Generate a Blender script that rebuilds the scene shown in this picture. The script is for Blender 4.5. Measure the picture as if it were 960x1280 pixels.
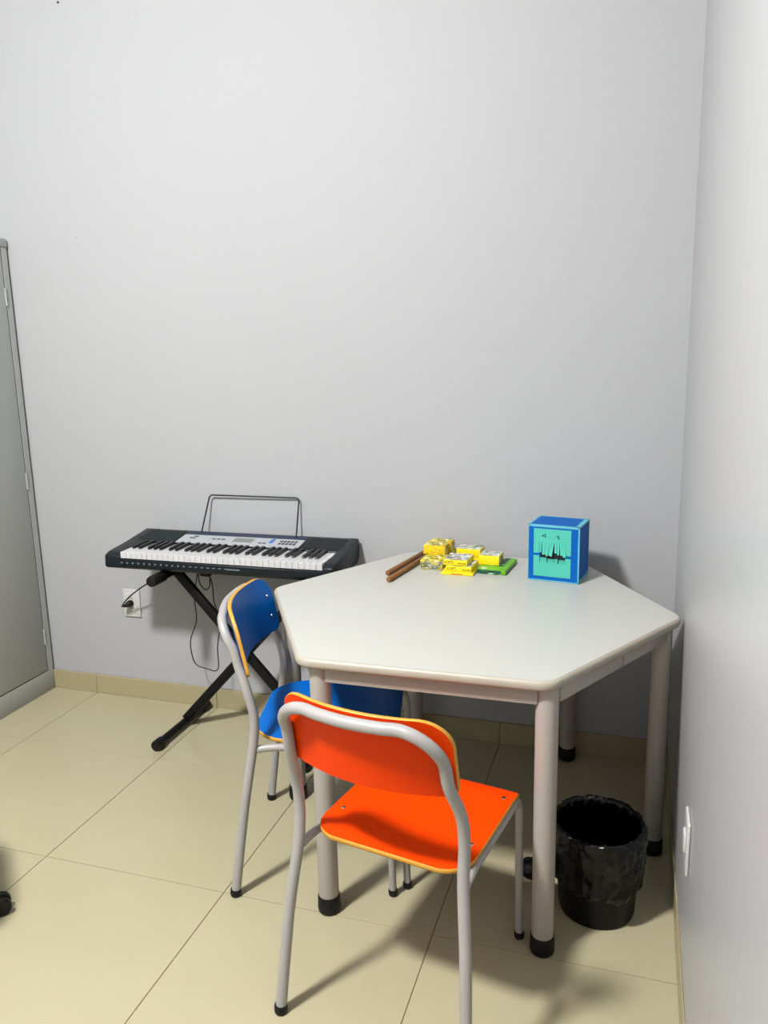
import bpy, bmesh, math, random
from mathutils import Vector, Matrix, noise

for _o in list(bpy.data.objects):
    bpy.data.objects.remove(_o)
SC = bpy.context.scene
COL = SC.collection
random.seed(7)
R = math.radians

# ---------------------------------------------------------------- camera
YAW, PITCH, ROLL = -0.3084, 0.2044, -0.0221
cam_data = bpy.data.cameras.new('camera')
cam = bpy.data.objects.new('camera', cam_data)
COL.objects.link(cam)
cam_data.sensor_fit = 'VERTICAL'
cam_data.sensor_height = 36.0
cam_data.lens = 1001.32 / 1280 * 36.0
cam_data.clip_start = 0.02
_f = Vector((math.sin(YAW) * math.cos(PITCH), math.cos(YAW) * math.cos(PITCH), -math.sin(PITCH)))
_r = Vector((math.cos(YAW), -math.sin(YAW), 0))
_u = _r.cross(_f)
_r2 = math.cos(ROLL) * _r + math.sin(ROLL) * _u
_u2 = -math.sin(ROLL) * _r + math.cos(ROLL) * _u
_m = Matrix((_r2, _u2, -_f)).transposed().to_4x4()
_m.translation = Vector((2.2500, -1.7444, 1.4869))
cam.matrix_world = _m
SC.camera = cam

# ---------------------------------------------------------------- world, exposure, lamp
world = bpy.data.worlds.new('world')
SC.world = world
world.use_nodes = True
world.node_tree.nodes['Background'].inputs[0].default_value = (0.05, 0.05, 0.05, 1)
world.node_tree.nodes['Background'].inputs[1].default_value = 0.2
SC.view_settings.view_transform = 'Standard'
SC.view_settings.look = 'None'
SC.view_settings.gamma = 1.0
SC.view_settings.use_curve_mapping = False
SC.view_settings.exposure = 0.0
LAMP_POS = (0.70, -1.65, 3.47)
LAMP_STRENGTH = 690.0
LAMP_RADIUS = 0.19
LAMP_COLOR = (1.0, 0.992, 0.978)

# room extents
XR, YB = 2.397, 1.059          # right wall, back wall
XL, YF, ZC = -0.66, -4.2, 3.50   # left wall, front wall (behind the camera), ceiling


# ---------------------------------------------------------------- materials
def srgb(r, g, b):
    def c(v):
        v /= 255.0
        return v / 12.92 if v <= 0.04045 else ((v + 0.055) / 1.055) ** 2.4
    return (c(r), c(g), c(b), 1.0)


ALBEDO = 0.82      # all paints a little darker: the photograph's exposure is set by the lamp


def mat(name, color, rough=0.5, metal=0.0, spec=0.5, var=0.0, vscale=8.0, bump=0.0, bscale=60.0,
        stretch=(1, 1, 1), emit=0.0, coat=0.0, rvar=0.0):
    if not emit:
        color = tuple(c * ALBEDO for c in color[:3]) + (1,)
    m = bpy.data.materials.new(name)
    m.use_nodes = True
    nt = m.node_tree
    b = nt.nodes['Principled BSDF']
    b.inputs['Base Color'].default_value = color
    b.inputs['Roughness'].default_value = rough
    b.inputs['Metallic'].default_value = metal
    b.inputs['Specular IOR Level'].default_value = spec
    if coat:
        b.inputs['Coat Weight'].default_value = coat
        b.inputs['Coat Roughness'].default_value = 0.12
    if emit:
        b.inputs['Emission Color'].default_value = color
        b.inputs['Emission Strength'].default_value = emit
    tc = nt.nodes.new('ShaderNodeTexCoord')
    mp = nt.nodes.new('ShaderNodeMapping')
    mp.inputs['Scale'].default_value = stretch
    nt.links.new(tc.outputs['Object'], mp.inputs['Vector'])
    n1 = nt.nodes.new('ShaderNodeTexNoise')
    n1.inputs['Scale'].default_value = vscale
    n1.inputs['Detail'].default_value = 4
    nt.links.new(mp.outputs[0], n1.inputs['Vector'])
    mx = nt.nodes.new('ShaderNodeMix')
    mx.data_type = 'RGBA'
    lo = tuple(max(0, c * (1 - var)) for c in color[:3]) + (1,)
    hi = tuple(min(1, c * (1 + var)) for c in color[:3]) + (1,)
    mx.inputs[6].default_value = lo
    mx.inputs[7].default_value = hi
    nt.links.new(n1.outputs['Fac'], mx.inputs[0])
    nt.links.new(mx.outputs[2], b.inputs['Base Color'])
    if rvar:
        mr = nt.nodes.new('ShaderNodeMapRange')
        mr.inputs['To Min'].default_value = max(0, rough - rvar)
        mr.inputs['To Max'].default_value = rough + rvar
        nt.links.new(n1.outputs['Fac'], mr.inputs['Value'])
        nt.links.new(mr.outputs[0], b.inputs['Roughness'])
    if bump:
        n2 = nt.nodes.new('ShaderNodeTexNoise')
        n2.inputs['Scale'].default_value = bscale
        n2.inputs['Detail'].default_value = 5
        nt.links.new(mp.outputs[0], n2.inputs['Vector'])
        bp = nt.nodes.new('ShaderNodeBump')
        bp.inputs['Strength'].default_value = bump
        bp.inputs['Distance'].default_value = 0.002
        nt.links.new(n2.outputs['Fac'], bp.inputs['Height'])
        nt.links.new(bp.outputs[0], b.inputs['Normal'])
    return m


def print_mat(name, base, inks, scale=60.0, cover=0.5, stretch=(1, 1, 1), rough=0.4):
    """printed cardboard: blocks of small illegible print in several inks over a base colour"""
    m = mat(name, base, rough, var=0.04)
    inks = [tuple(c * ALBEDO for c in k[:3]) + (1,) for k in inks]
    nt = m.node_tree
    b = nt.nodes['Principled BSDF']
    old = b.inputs['Base Color'].links[0].from_socket
    tc = nt.nodes.new('ShaderNodeTexCoord')
    mp = nt.nodes.new('ShaderNodeMapping')
    mp.inputs['Scale'].default_value = stretch
    nt.links.new(tc.outputs['Object'], mp.inputs['Vector'])
    vo = nt.nodes.new('ShaderNodeTexVoronoi')
    vo.distance = 'CHEBYCHEV'
    vo.inputs['Scale'].default_value = scale
    nt.links.new(mp.outputs[0], vo.inputs['Vector'])
    sp = nt.nodes.new('ShaderNodeSeparateColor')
    nt.links.new(vo.outputs['Color'], sp.inputs[0])
    ra = nt.nodes.new('ShaderNodeValToRGB')
    ra.color_ramp.interpolation = 'CONSTANT'
    els = ra.color_ramp.elements
    els[0].position = 0.0
    els[0].color = inks[0]
    els[1].position = 1.0 / len(inks)
    els[1].color = inks[1 % len(inks)]
    for i in range(2, len(inks)):
        e = els.new(i / len(inks))
        e.color = inks[i]
    nt.links.new(sp.outputs[0], ra.inputs[0])
    th = nt.nodes.new('ShaderNodeMath')
    th.operation = 'LESS_THAN'
    th.inputs[1].default_value = cover
    nt.links.new(sp.outputs[1], th.inputs[0])
    mx = nt.nodes.new('ShaderNodeMix')
    mx.data_type = 'RGBA'
    nt.links.new(th.outputs[0], mx.inputs[0])
    nt.links.new(old, mx.inputs[6])
    nt.links.new(ra.outputs[0], mx.inputs[7])
    nt.links.new(mx.outputs[2], b.inputs['Base Color'])
    return m


M = {}
M['wall'] = mat('wall_paint', (0.422, 0.427, 0.440, 1), 0.60, spec=0.16, var=0.012, vscale=1.5, bump=0.12, bscale=35, stretch=(1, 1, 0.35))
M['wall_right'] = mat('wall_paint_streaked', (0.425, 0.430, 0.440, 1), 0.34, spec=0.4, var=0.02, vscale=18, bump=0.4, bscale=26, stretch=(1, 1, 0.06))
M['ceiling'] = mat('ceiling_paint', (0.46, 0.46, 0.46, 1), 0.8, var=0.01)
M['tile'] = mat('porcelain_tile', (0.425, 0.385, 0.248, 1), 0.22, spec=0.45, var=0.045, vscale=3.5, rvar=0.04)
M['grout'] = mat('grout', srgb(140, 112, 72), 0.8, var=0.1)
M['skirting'] = mat('skirting_tile', (0.40, 0.345, 0.205, 1), 0.35, var=0.05, vscale=4)
M['lock'] = mat('grey_enamel', (0.40, 0.415, 0.395, 1), 0.42, var=0.02, vscale=3)
M['lock_dark'] = mat('locker_shadow_gap', srgb(52, 52, 50), 0.7)
M['tube'] = mat('grey_tube_enamel', (0.36, 0.345, 0.335, 1), 0.33, var=0.03, vscale=20)
M['leg'] = mat('table_leg_enamel', (0.40, 0.37, 0.335, 1), 0.38, var=0.03, vscale=14)
M['rubber'] = mat('black_rubber', srgb(9, 9, 10), 0.55, spec=0.3)
M['orange'] = mat('orange_laminate', (0.86, 0.052, 0.0005, 1), 0.40, spec=0.1, var=0.03, vscale=6)
M['blue'] = mat('blue_laminate', (0.0, 0.125, 0.50, 1), 0.36, spec=0.18, var=0.03, vscale=6)
M['ply'] = mat('plywood_edge', srgb(205, 150, 48), 0.5, var=0.2, vscale=60, stretch=(1, 1, 6))
M['chrome'] = mat('chrome', srgb(200, 200, 200), 0.22, metal=1.0)
M['laminate'] = mat('white_laminate', (0.49, 0.495, 0.455, 1), 0.28, spec=0.4, var=0.01, vscale=4)
M['edge'] = mat('cream_edge_band', (0.42, 0.38, 0.31, 1), 0.45, var=0.05, vscale=12)
M['kb'] = mat('keyboard_plastic', srgb(10, 20, 26), 0.40, spec=0.35, var=0.08, vscale=30)
M['kb_grille'] = mat('keyboard_grille', srgb(14, 26, 29), 0.6, spec=0.3, bump=0.4, bscale=300)
M['kb_strip'] = mat('keyboard_song_strip', srgb(22, 38, 66), 0.4, var=0.3, vscale=90)
M['silver'] = mat('silver_panel', (0.40, 0.42, 0.44, 1), 0.4, var=0.02)
M['lcd'] = mat('lcd_glass', srgb(118, 126, 122), 0.25)
M['btn_blue'] = mat('blue_button', srgb(50, 110, 190), 0.4)
M['btn_dark'] = mat('dark_button', srgb(60, 62, 66), 0.4)
M['ivory'] = mat('white_key_plastic', (0.58, 0.58, 0.585, 1), 0.25, var=0.01)
M['ebony'] = mat('black_key_plastic', srgb(9, 9, 11), 0.35, spec=0.35)
M['print'] = mat('white_print', srgb(120, 126, 132), 0.5)
M['stand'] = mat('stand_black_steel', srgb(7, 7, 8), 0.5, spec=0.25, var=0.1, vscale=30)
M['wire'] = mat('black_wire', srgb(24, 24, 26), 0.4)
M['plate'] = mat('outlet_plastic', (0.56, 0.56, 0.55, 1), 0.4)
M['hole'] = mat('dark_hole', srgb(25, 25, 25), 0.8)
M['bin'] = mat('black_bin_plastic', srgb(4, 4, 5), 0.5, spec=0.2, var=0.1, vscale=10)
M['bag'] = mat('black_bag_film', srgb(3, 3, 4), 0.24, spec=0.38, bump=0.3, bscale=70)
M['wood'] = mat('stained_wood', srgb(128, 84, 38), 0.5, var=0.3, vscale=20, stretch=(12, 12, 1))
M['cobalt'] = mat('cobalt_paper', (0.0, 0.105, 0.43, 1), 0.6, spec=0.15, var=0.05, vscale=10)
M['teal'] = mat('teal_paper', (0.085, 0.50, 0.39, 1), 0.65, spec=0.15, var=0.04, vscale=10)
M['cyan'] = mat('cyan_edge_tape', (0.125, 0.46, 0.56, 1), 0.6, spec=0.2, var=0.06, vscale=30)
M['ink'] = mat('black_ink', srgb(14, 16, 18), 0.7)
Y = srgb(248, 220, 20)
M['yellow'] = mat('yellow_card', Y, 0.4, var=0.05, vscale=30)
M['yellow_print'] = print_mat('yellow_printed_card', srgb(232, 200, 10), [srgb(190, 150, 20), srgb(214, 176, 10), srgb(240, 205, 30)], 150, 0.5, (1, 1, 3))
M['label_print'] = print_mat('label_printed_card', srgb(200, 184, 60), [srgb(150, 152, 156), srgb(96, 104, 70), srgb(190, 186, 160), srgb(116, 122, 136)], 150, 0.72, (0.6, 1, 1.4))
M['top_print'] = print_mat('top_printed_card', srgb(222, 206, 60), [srgb(235, 232, 200), srgb(108, 120, 60), srgb(176, 164, 60), srgb(150, 140, 40)], 110, 0.6, (0.8, 0.8, 1))
M['white_print_top'] = print_mat('white_printed_card', srgb(216, 220, 214), [srgb(70, 84, 84), srgb(120, 160, 96), srgb(180, 120, 130), srgb(205, 208, 206)], 130, 0.6, (0.6, 1, 1))
M['green'] = mat('green_card', srgb(104, 180, 24), 0.4, var=0.06, vscale=20)
M['green_dark'] = print_mat('dark_green_printed_card', srgb(20, 84, 60), [srgb(190, 214, 190), srgb(20, 70, 60), srgb(14, 60, 50)], 120, 0.35, (0.5, 1, 2.2))
M['lamp'] = mat('lamp_diffuser', LAMP_COLOR + (1,), 0.5, emit=LAMP_STRENGTH)
M['lampring'] = mat('lamp_ring', srgb(235, 235, 235), 0.4)
M['fabric'] = mat('black_fabric', srgb(28, 28, 30), 0.9, bump=0.3, bscale=200)
M['seam'] = mat('seam_dark', srgb(60, 56, 54), 0.7)


# ---------------------------------------------------------------- mesh helpers
def obj(name, bm, m, parent=None, smooth=35, kind=None, label=None):
    me = bpy.data.meshes.new(name)
    bmesh.ops.recalc_face_normals(bm, faces=bm.faces)
    bm.to_mesh(me)
    bm.free()
    if smooth:
        me.polygons.foreach_set('use_smooth', [True] * len(me.polygons))
        me.set_sharp_from_angle(angle=R(smooth))
    me.materials.append(M[m] if isinstance(m, str) else m)
    o = bpy.data.objects.new(name, me)
    COL.objects.link(o)
    if parent is not None:
        o.parent = parent
    if kind:
        o['kind'] = kind
    if label:
        o['label'] = label
    return o


def inst(o, name, parent, loc=(0, 0, 0), rot=(0, 0, 0)):
    c = bpy.data.objects.new(name, o.data)
    COL.objects.link(c)
    c.parent = parent
    c.location = loc
    c.rotation_euler = rot
    return c


def thing(name, label, cat, loc=(0, 0, 0), rotz=0.0, group=None):
    o = bpy.data.objects.new(name, None)
    o.empty_display_size = 0.05
    COL.objects.link(o)
    o.location = loc
    o.rotation_euler = (0, 0, rotz)
    o['label'] = label
    o['category'] = cat
    if group:
        o['group'] = group
    return o


def box(bm, lo, hi, bev=0.0, seg=2):
    lo, hi = Vector(lo), Vector(hi)
    r = bmesh.ops.create_cube(bm, size=1.0)
    vs = r['verts']
    c, s = (lo + hi) / 2, hi - lo
    for v in vs:
        v.co = Vector((v.co.x * s.x, v.co.y * s.y, v.co.z * s.z)) + c
    if bev:
        es = list({e for v in vs for e in v.link_edges})
        bmesh.ops.bevel(bm, geom=es, offset=bev, segments=seg, affect='EDGES', profile=0.5)
    return bm


def nbox(lo, hi, bev=0.0, seg=2):
    return box(bmesh.new(), lo, hi, bev, seg)


def smooth_path(pts, n=6):
    P = [Vector(p) for p in pts]
    out = []
    for i in range(len(P) - 1):
        p0 = P[max(i - 1, 0)]
        p1, p2 = P[i], P[i + 1]
        p3 = P[min(i + 2, len(P) - 1)]
        for k in range(n):
            t = k / n
            out.append(0.5 * ((2 * p1) + (p2 - p0) * t + (2 * p0 - 5 * p1 + 4 * p2 - p3) * t * t + (3 * p1 - p0 - 3 * p2 + p3) * t ** 3))
    out.append(P[-1])
    return out


def round_path(pts, r, n=6):
    """polyline with filleted corners"""
    P = [Vector(p) for p in pts]
    out = [P[0]]
    for i in range(1, len(P) - 1):
        a, b, c = P[i - 1], P[i], P[i + 1]
        d1, d2 = (a - b), (c - b)
        k = min(r, d1.length * 0.48, d2.length * 0.48)
        s, e = b + d1.normalized() * k, b + d2.normalized() * k
        for j in range(n + 1):
            t = j / n
            out.append((1 - t) ** 2 * s + 2 * t * (1 - t) * b + t * t * e)
    out.append(P[-1])
    return out


def tube(bm, path, r, n=12, caps=True):
    P = [Vector(p) for p in path]
    T = []
    for i in range(len(P)):
        a, b = P[max(i - 1, 0)], P[min(i + 1, len(P) - 1)]
        T.append((b - a).normalized())
    up = Vector((0, 0, 1)) if abs(T[0].z) < 0.9 else Vector((1, 0, 0))
    nrm = (up - T[0] * up.dot(T[0])).normalized()
    rings = []
    for i, p in enumerate(P):
        nrm = (nrm - T[i] * nrm.dot(T[i])).normalized()
        bi = T[i].cross(nrm)
        rr = r[i] if isinstance(r, (list, tuple)) else r
        rings.append([bm.verts.new(p + (nrm * math.cos(2 * math.pi * k / n) + bi * math.sin(2 * math.pi * k / n)) * rr) for k in range(n)])
    for a, b in zip(rings[:-1], rings[1:]):
        for k in range(n):
            bm.faces.new((a[k], a[(k + 1) % n], b[(k + 1) % n], b[k]))
    if caps:
        bm.faces.new(rings[0][::-1])
        bm.faces.new(rings[-1])
    return bm


def lathe(bm, prof, c=(0, 0, 0), n=24, axis=None):
    """revolve (r, z) pairs about z; optional matrix"""
    rings = []
    for r, z in prof:
        ring = []
        for k in range(n):
            a = 2 * math.pi * k / n
            p = Vector((r * math.cos(a), r * math.sin(a), z))
            if axis is not None:
                p = axis @ p
            ring.append(bm.verts.new(p + Vector(c)))
        rings.append(ring)
    for a, b in zip(rings[:-1], rings[1:]):
        for k in range(n):
            bm.faces.new((a[k], a[(k + 1) % n], b[(k + 1) % n], b[k]))
    bm.faces.new(rings[0][::-1])
    bm.faces.new(rings[-1])
    return bm


def prism(bm, outline, z0, z1, bev=0.0, seg=2):
    a = [bm.verts.new((x, y, z0)) for x, y in outline]
    b = [bm.verts.new((x, y, z1)) for x, y in outline]
    f = [bm.faces.new(a[::-1]), bm.faces.new(b)]
    n = len(outline)
    for i in range(n):
        f.append(bm.faces.new((a[i], a[(i + 1) % n], b[(i + 1) % n], b[i])))
    if bev:
        es = [e for e in set(f[0].edges) | set(f[1].edges)]
        bmesh.ops.bevel(bm, geom=es, offset=bev, segments=seg, affect='EDGES', profile=0.5)
    return bm


def xprism(bm, prof, x0, x1, bev=0.0, seg=2):
    """extrude a (y, z) profile along x"""
    a = [bm.verts.new((x0, y, z)) for y, z in prof]
    b = [bm.verts.new((x1, y, z)) for y, z in prof]
    f = [bm.faces.new(a), bm.faces.new(b[::-1])]
    n = len(prof)
    for i in range(n):
        f.append(bm.faces.new((a[(i + 1) % n], a[i], b[i], b[(i + 1) % n])))
    if bev:
        es = list({e for ff in f for e in ff.edges})
        bmesh.ops.bevel(bm, geom=es, offset=bev, segments=seg, affect='EDGES', profile=0.5)
    return bm


def rounded_poly(pts, r, n=6):
    P = [Vector((x, y)) for x, y in pts]
    out = []
    for i in range(len(P)):
        a, b, c = P[i - 1], P[i], P[(i + 1) % len(P)]
        rr = r[i] if isinstance(r, (list, tuple)) else r
        d1, d2 = (a - b).normalized(), (c - b).normalized()
        if rr <= 0:
            out.append((b.x, b.y))
            continue
        half = d1.angle(d2) / 2
        k = rr / math.tan(half)
        ctr = b + (d1 + d2).normalized() * (rr / math.sin(half))
        s, e = b + d1 * k - ctr, b + d2 * k - ctr
        ang = s.angle_signed(e)
        for j in range(n + 1):
            t = -ang * j / n
            out.append((ctr.x + s.x * math.cos(t) - s.y * math.sin(t), ctr.y + s.x * math.sin(t) + s.y * math.cos(t)))
    return out


def text_part(name, body, size, m, parent, matrix, label=None):
    cu = bpy.data.curves.new(name, 'FONT')
    cu.body = body
    cu.size = size
    cu.align_x = 'CENTER'
    cu.align_y = 'CENTER'
    cu.extrude = 0.0001
    cu.resolution_u = 2
    t = bpy.data.objects.new(name, cu)
    COL.objects.link(t)
    dg = bpy.context.evaluated_depsgraph_get()
    me = bpy.data.meshes.new_from_object(t.evaluated_get(dg))
    bpy.data.objects.remove(t)
    me.name = name
    me.transform(matrix)
    me.materials.clear()
    me.materials.append(M[m])
    o = bpy.data.objects.new(name, me)
    COL.objects.link(o)
    o.parent = parent
    if label:
        o['label'] = label
    return o


def structure(name, bm, m, parent=None):
    o = obj(name, bm, m, parent)
    o['kind'] = 'structure'
    return o


# ================================================================ ROOM
T_ = 0.12
structure('wall_back', nbox((XL - T_, YB, -0.1), (XR + T_, YB + T_, ZC)), 'wall')
wall_right = structure('wall_right', nbox((XR, YF, -0.1), (XR + T_, YB, ZC)), 'wall_right')
structure('wall_left', nbox((XL - T_, YF, -0.1), (XL, YB, ZC)), 'wall')
structure('wall_front', nbox((XL - T_, YF - T_, -0.1), (XR + T_, YF, ZC)), 'wall')
structure('ceiling', nbox((XL - T_, YF - T_, ZC), (XR + T_, YB + T_, ZC + 0.1)), 'ceiling')
floor = structure('floor', nbox((XL, YF, -0.1), (XR, YB, -0.0025)), 'grout')

# floor tiles: 0.6 m grid through x = 0 and y = 0, 2.4 mm joints
xs = [XL] + [0.6 * i for i in range(-1, 4)] + [XR]
ys = [YF] + [0.6 * j for j in range(-6, 2)] + [YB]
J = 0.0012
full_tile = None
for i in range(len(xs) - 1):
    for j in range(len(ys) - 1):
        w, d = xs[i + 1] - xs[i] - 2 * J, ys[j + 1] - ys[j] - 2 * J
        cx, cy = (xs[i] + xs[i + 1]) / 2, (ys[j] + ys[j + 1]) / 2
        if w < 0.01 or d < 0.01:
            continue
        if abs(w - 0.6 + 2 * J) < 1e-6 and abs(d - 0.6 + 2 * J) < 1e-6 and full_tile is not None:
            inst(full_tile, 'tile', floor, (cx, cy, 0))
            continue
        o = obj('tile', nbox((-w / 2, -d / 2, -0.0075), (w / 2, d / 2, 0.0), 0.0008, 1), 'tile', floor, smooth=0)
        o.location = (cx, cy, 0)
        if abs(w - 0.6 + 2 * J) < 1e-6 and abs(d - 0.6 + 2 * J) < 1e-6:
            full_tile = o

# skirting of the same porcelain, cut in 0.6 m pieces
bb = structure('baseboard_back', nbox((XL, YB - 0.004, 0.0), (XR, YB, 0.084)), 'grout')
for i in range(len(xs) - 1):
    if xs[i + 1] - xs[i] > 0.02:
        obj('skirting_tile', nbox((xs[i] + J, YB - 0.011, 0.0006), (min(xs[i + 1], XR) - J, YB - 0.003, 0.085), 0.001, 1), 'skirting', bb, smooth=0)
br = structure('baseboard_right', nbox((XR - 0.002, YF, 0.0), (XR, YB - 0.011, 0.084)), 'grout')
for j in range(len(ys) - 1):
    y1 = min(ys[j + 1], YB - 0.011)
    obj('skirting_tile', nbox((XR - 0.004, ys[j] + J, 0.0006), (XR - 0.001, y1 - J, 0.085), 0.001, 1), 'skirting', br, smooth=0)
bl = structure('baseboard_left', nbox((XL, YF, 0.0), (XL + 0.004, YB - 0.011, 0.084)), 'grout')
for j in range(len(ys) - 1):
    y1 = min(ys[j + 1], YB - 0.011)
    obj('skirting_tile', nbox((XL + 0.001, ys[j] + J, 0.0006), (XL + 0.010, y1 - J, 0.085), 0.001, 1), 'skirting', bl, smooth=0)

# ceiling lamp (outside the frame, lights the room)
lamp = thing('ceiling_lamp', 'round white ceiling lamp above the middle of the room', 'lamp', LAMP_POS)
obj('lamp_housing', lathe(bmesh.new(), [(0.02, 0.03), (LAMP_RADIUS + 0.02, 0.03), (LAMP_RADIUS + 0.02, 0.002), (LAMP_RADIUS + 0.012, -0.004), (LAMP_RADIUS + 0.002, -0.002), (LAMP_RADIUS + 0.002, 0.004), (0.02, 0.004)], n=40), 'lampring', lamp)
obj('lamp_diffuser', lathe(bmesh.new(), [(0.004, 0.0)] + [(LAMP_RADIUS * math.cos(R(a)), -0.13 * math.sin(R(a))) for a in range(0, 90, 10)] + [(0.004, -0.13)], n=40), 'lamp', lamp)

# ================================================================ TABLE
TT = 0.735
TX, TY = 1.775, 0.508
table = thing('hexagonal_table', 'white hexagonal school table with grey steel legs in the room corner', 'table', (TX, TY, 0), R(0.5))
hexa = [(0.621 * math.cos(R(60 * k)), 0.621 * math.sin(R(60 * k))) for k in range(6)]
hexi = [(0.612 * math.cos(R(60 * k)), 0.612 * math.sin(R(60 * k))) for k in range(6)]
top = obj('tabletop', prism(bmesh.new(), rounded_poly(hexi, 0.05, 8), TT - 0.0245, TT, 0.002, 2), 'laminate', table)
bm = bmesh.new()
ring = rounded_poly(hexa, 0.055, 8)
prof = [(0.985, TT - 0.025), (0.994, TT - 0.024), (0.9985, TT - 0.019), (1.0, TT - 0.0125), (0.9985, TT - 0.007), (0.994, TT - 0.002), (0.986, TT - 0.0005)]
rows = [[bm.verts.new((x * s, y * s, z)) for x, y in ring] for s, z in prof]
n = len(ring)
for a, b in zip(rows[:-1], rows[1:]):
    for k in range(n):
        bm.faces.new((a[k], a[(k + 1) % n], b[(k + 1) % n], b[k]))
for k in range(n):
    bm.faces.new((rows[-1][k], rows[-1][(k + 1) % n], rows[0][(k + 1) % n], rows[0][k]))
obj('edge_band', bm, 'edge', table, smooth=60, label='cream rounded edge band')
LR = 0.566
lpos = [(LR * math.cos(R(60 * k)) + (0.014 if k > 3 else 0), LR * math.sin(R(60 * k))) for k in range(6)]
leg0 = foot0 = None
for x, y in lpos:
    if leg0 is None:
        leg0 = leg = obj('leg', lathe(bmesh.new(), [(0.0262, 0.03), (0.0272, 0.034), (0.0272, TT - 0.0255)], n=28), 'leg', table)
        leg.location = (x, y, 0)
        foot0 = obj('rubber_foot', lathe(bmesh.new(), [(0.026, 0.0005), (0.0295, 0.004), (0.0310, 0.012), (0.0300, 0.046), (0.0285, 0.050), (0.0275, 0.050)], n=28), 'rubber', leg, label='black rubber foot')
    else:
        leg = inst(leg0, 'leg', table, (x, y, 0))
        inst(foot0, 'rubber_foot', leg)['label'] = 'black rubber foot'
for k in range(6):
    a, b = Vector((*lpos[k], 0)), Vector((*lpos[(k + 1) % 6], 0))
    L = (b - a).length
    ang = math.atan2((b - a).y, (b - a).x)
    bm = bmesh.new()
    if k == 5:
        box(bm, (0.02, -0.010, TT - 0.068), (L * 0.545 - 0.002, 0.010, TT - 0.0255), 0.003, 2)
        box(bm, (L * 0.545 + 0.002, -0.010, TT - 0.068), (L - 0.02, 0.010, TT - 0.0255), 0.003, 2)
        box(bm, (L * 0.545 - 0.02, -0.007, TT - 0.064), (L * 0.545 + 0.02, 0.007, TT - 0.034))
    else:
        box(bm, (0.02, -0.010, TT - 0.068), (L - 0.02, 0.010, TT - 0.0255), 0.003, 2)
    o = obj('rail', bm, 'leg', table)
    o.location = a + Vector((math.sin(ang), -math.cos(ang), 0)) * 0.013
    o.rotation_euler = (0, 0, ang)


# ================================================================ CHAIRS
def sheet(outline, zf, th, r_in=None):
    """curved panel: returns (laminate bm, edge bm); outline in uv, zf maps (u, v, side) to a point"""
    lam, edge = bmesh.new(), bmesh.new()
    us = [p[0] for p in outline]
    # triangulated grid clipped to the outline: use scanlines in v
    vs_ = sorted({round(p[1], 5) for p in outline})
    lo, hi = min(vs_), max(vs_)
    NV, NU = 22, 18

    def span(v):
        xsn = []
        m = len(outline)
        for i in range(m):
            (x0, y0), (x1, y1) = outline[i], outline[(i + 1) % m]
            if (y0 - v) * (y1 - v) <= 0 and y0 != y1:
                t = (v - y0) / (y1 - y0)
                xsn.append(x0 + t * (x1 - x0))
        return (min(xsn), max(xsn)) if xsn else (0, 0)
    rows = []
    for j in range(NV + 1):
        s = 0.5 - 0.5 * math.cos(math.pi * j / NV)
        v = lo + (hi - lo) * (0.0005 + 0.999 * s)
        a, b = span(v)
        rows.append([(a + (b - a) * i / NU, v) for i in range(NU + 1)])
    for side in (0, 1):
        g = [[lam.verts.new(zf(u, v, side)) for u, v in row] for row in rows]
        for r0, r1 in zip(g[:-1], g[1:]):
            for i in range(NU):
                q = (r0[i], r0[i + 1], r1[i + 1], r1[i])
                try:
                    lam.faces.new(q if side else q[::-1])
                except ValueError:
                    pass
    loop = [rows[0][i] for i in range(NU + 1)] + [rows[j][NU] for j in range(1, NV + 1)] + [rows[NV][i] for i in range(NU - 1, -1, -1)] + [rows[j][0] for j in range(NV - 1, 0, -1)]
    cu = sum(p[0] for p in loop) / len(loop)
    cv = sum(p[1] for p in loop) / len(loop)

    def shrink(p, e):
        d = math.hypot(p[0] - cu, p[1] - cv) or 1
        return (p[0] + (p[0] - cu) / d * e, p[1] + (p[1] - cv) / d * e)
    lv = []
    for t, e in ((0.0, -0.0005), (0.12, 0.0012), (0.5, 0.0016), (0.88, 0.0012), (1.0, -0.0005)):
        ringv = []
        for p in loop:
            q = shrink(p, e)
            A, B = Vector(zf(q[0], q[1], 0)), Vector(zf(q[0], q[1], 1))
            ringv.append(edge.verts.new(A.lerp(B, t)))
        lv.append(ringv)
    m = len(loop)
    for a, b in zip(lv[:-1], lv[1:]):
        for k in range(m):
            edge.faces.new((a[k], a[(k + 1) % m], b[(k + 1) % m], b[k]))
    return lam, edge


def rivet(name, p, nrm, parent, r=0.0055):
    q = Vector((0, 0, 1)).rotation_difference(Vector(nrm)).to_matrix()
    o = obj(name, lathe(bmesh.new(), [(r, -0.002), (r, 0.0008), (r * 0.7, 0.002), (r * 0.2, 0.0024)], c=p, n=12, axis=q), 'chrome', parent)
    return o


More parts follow.
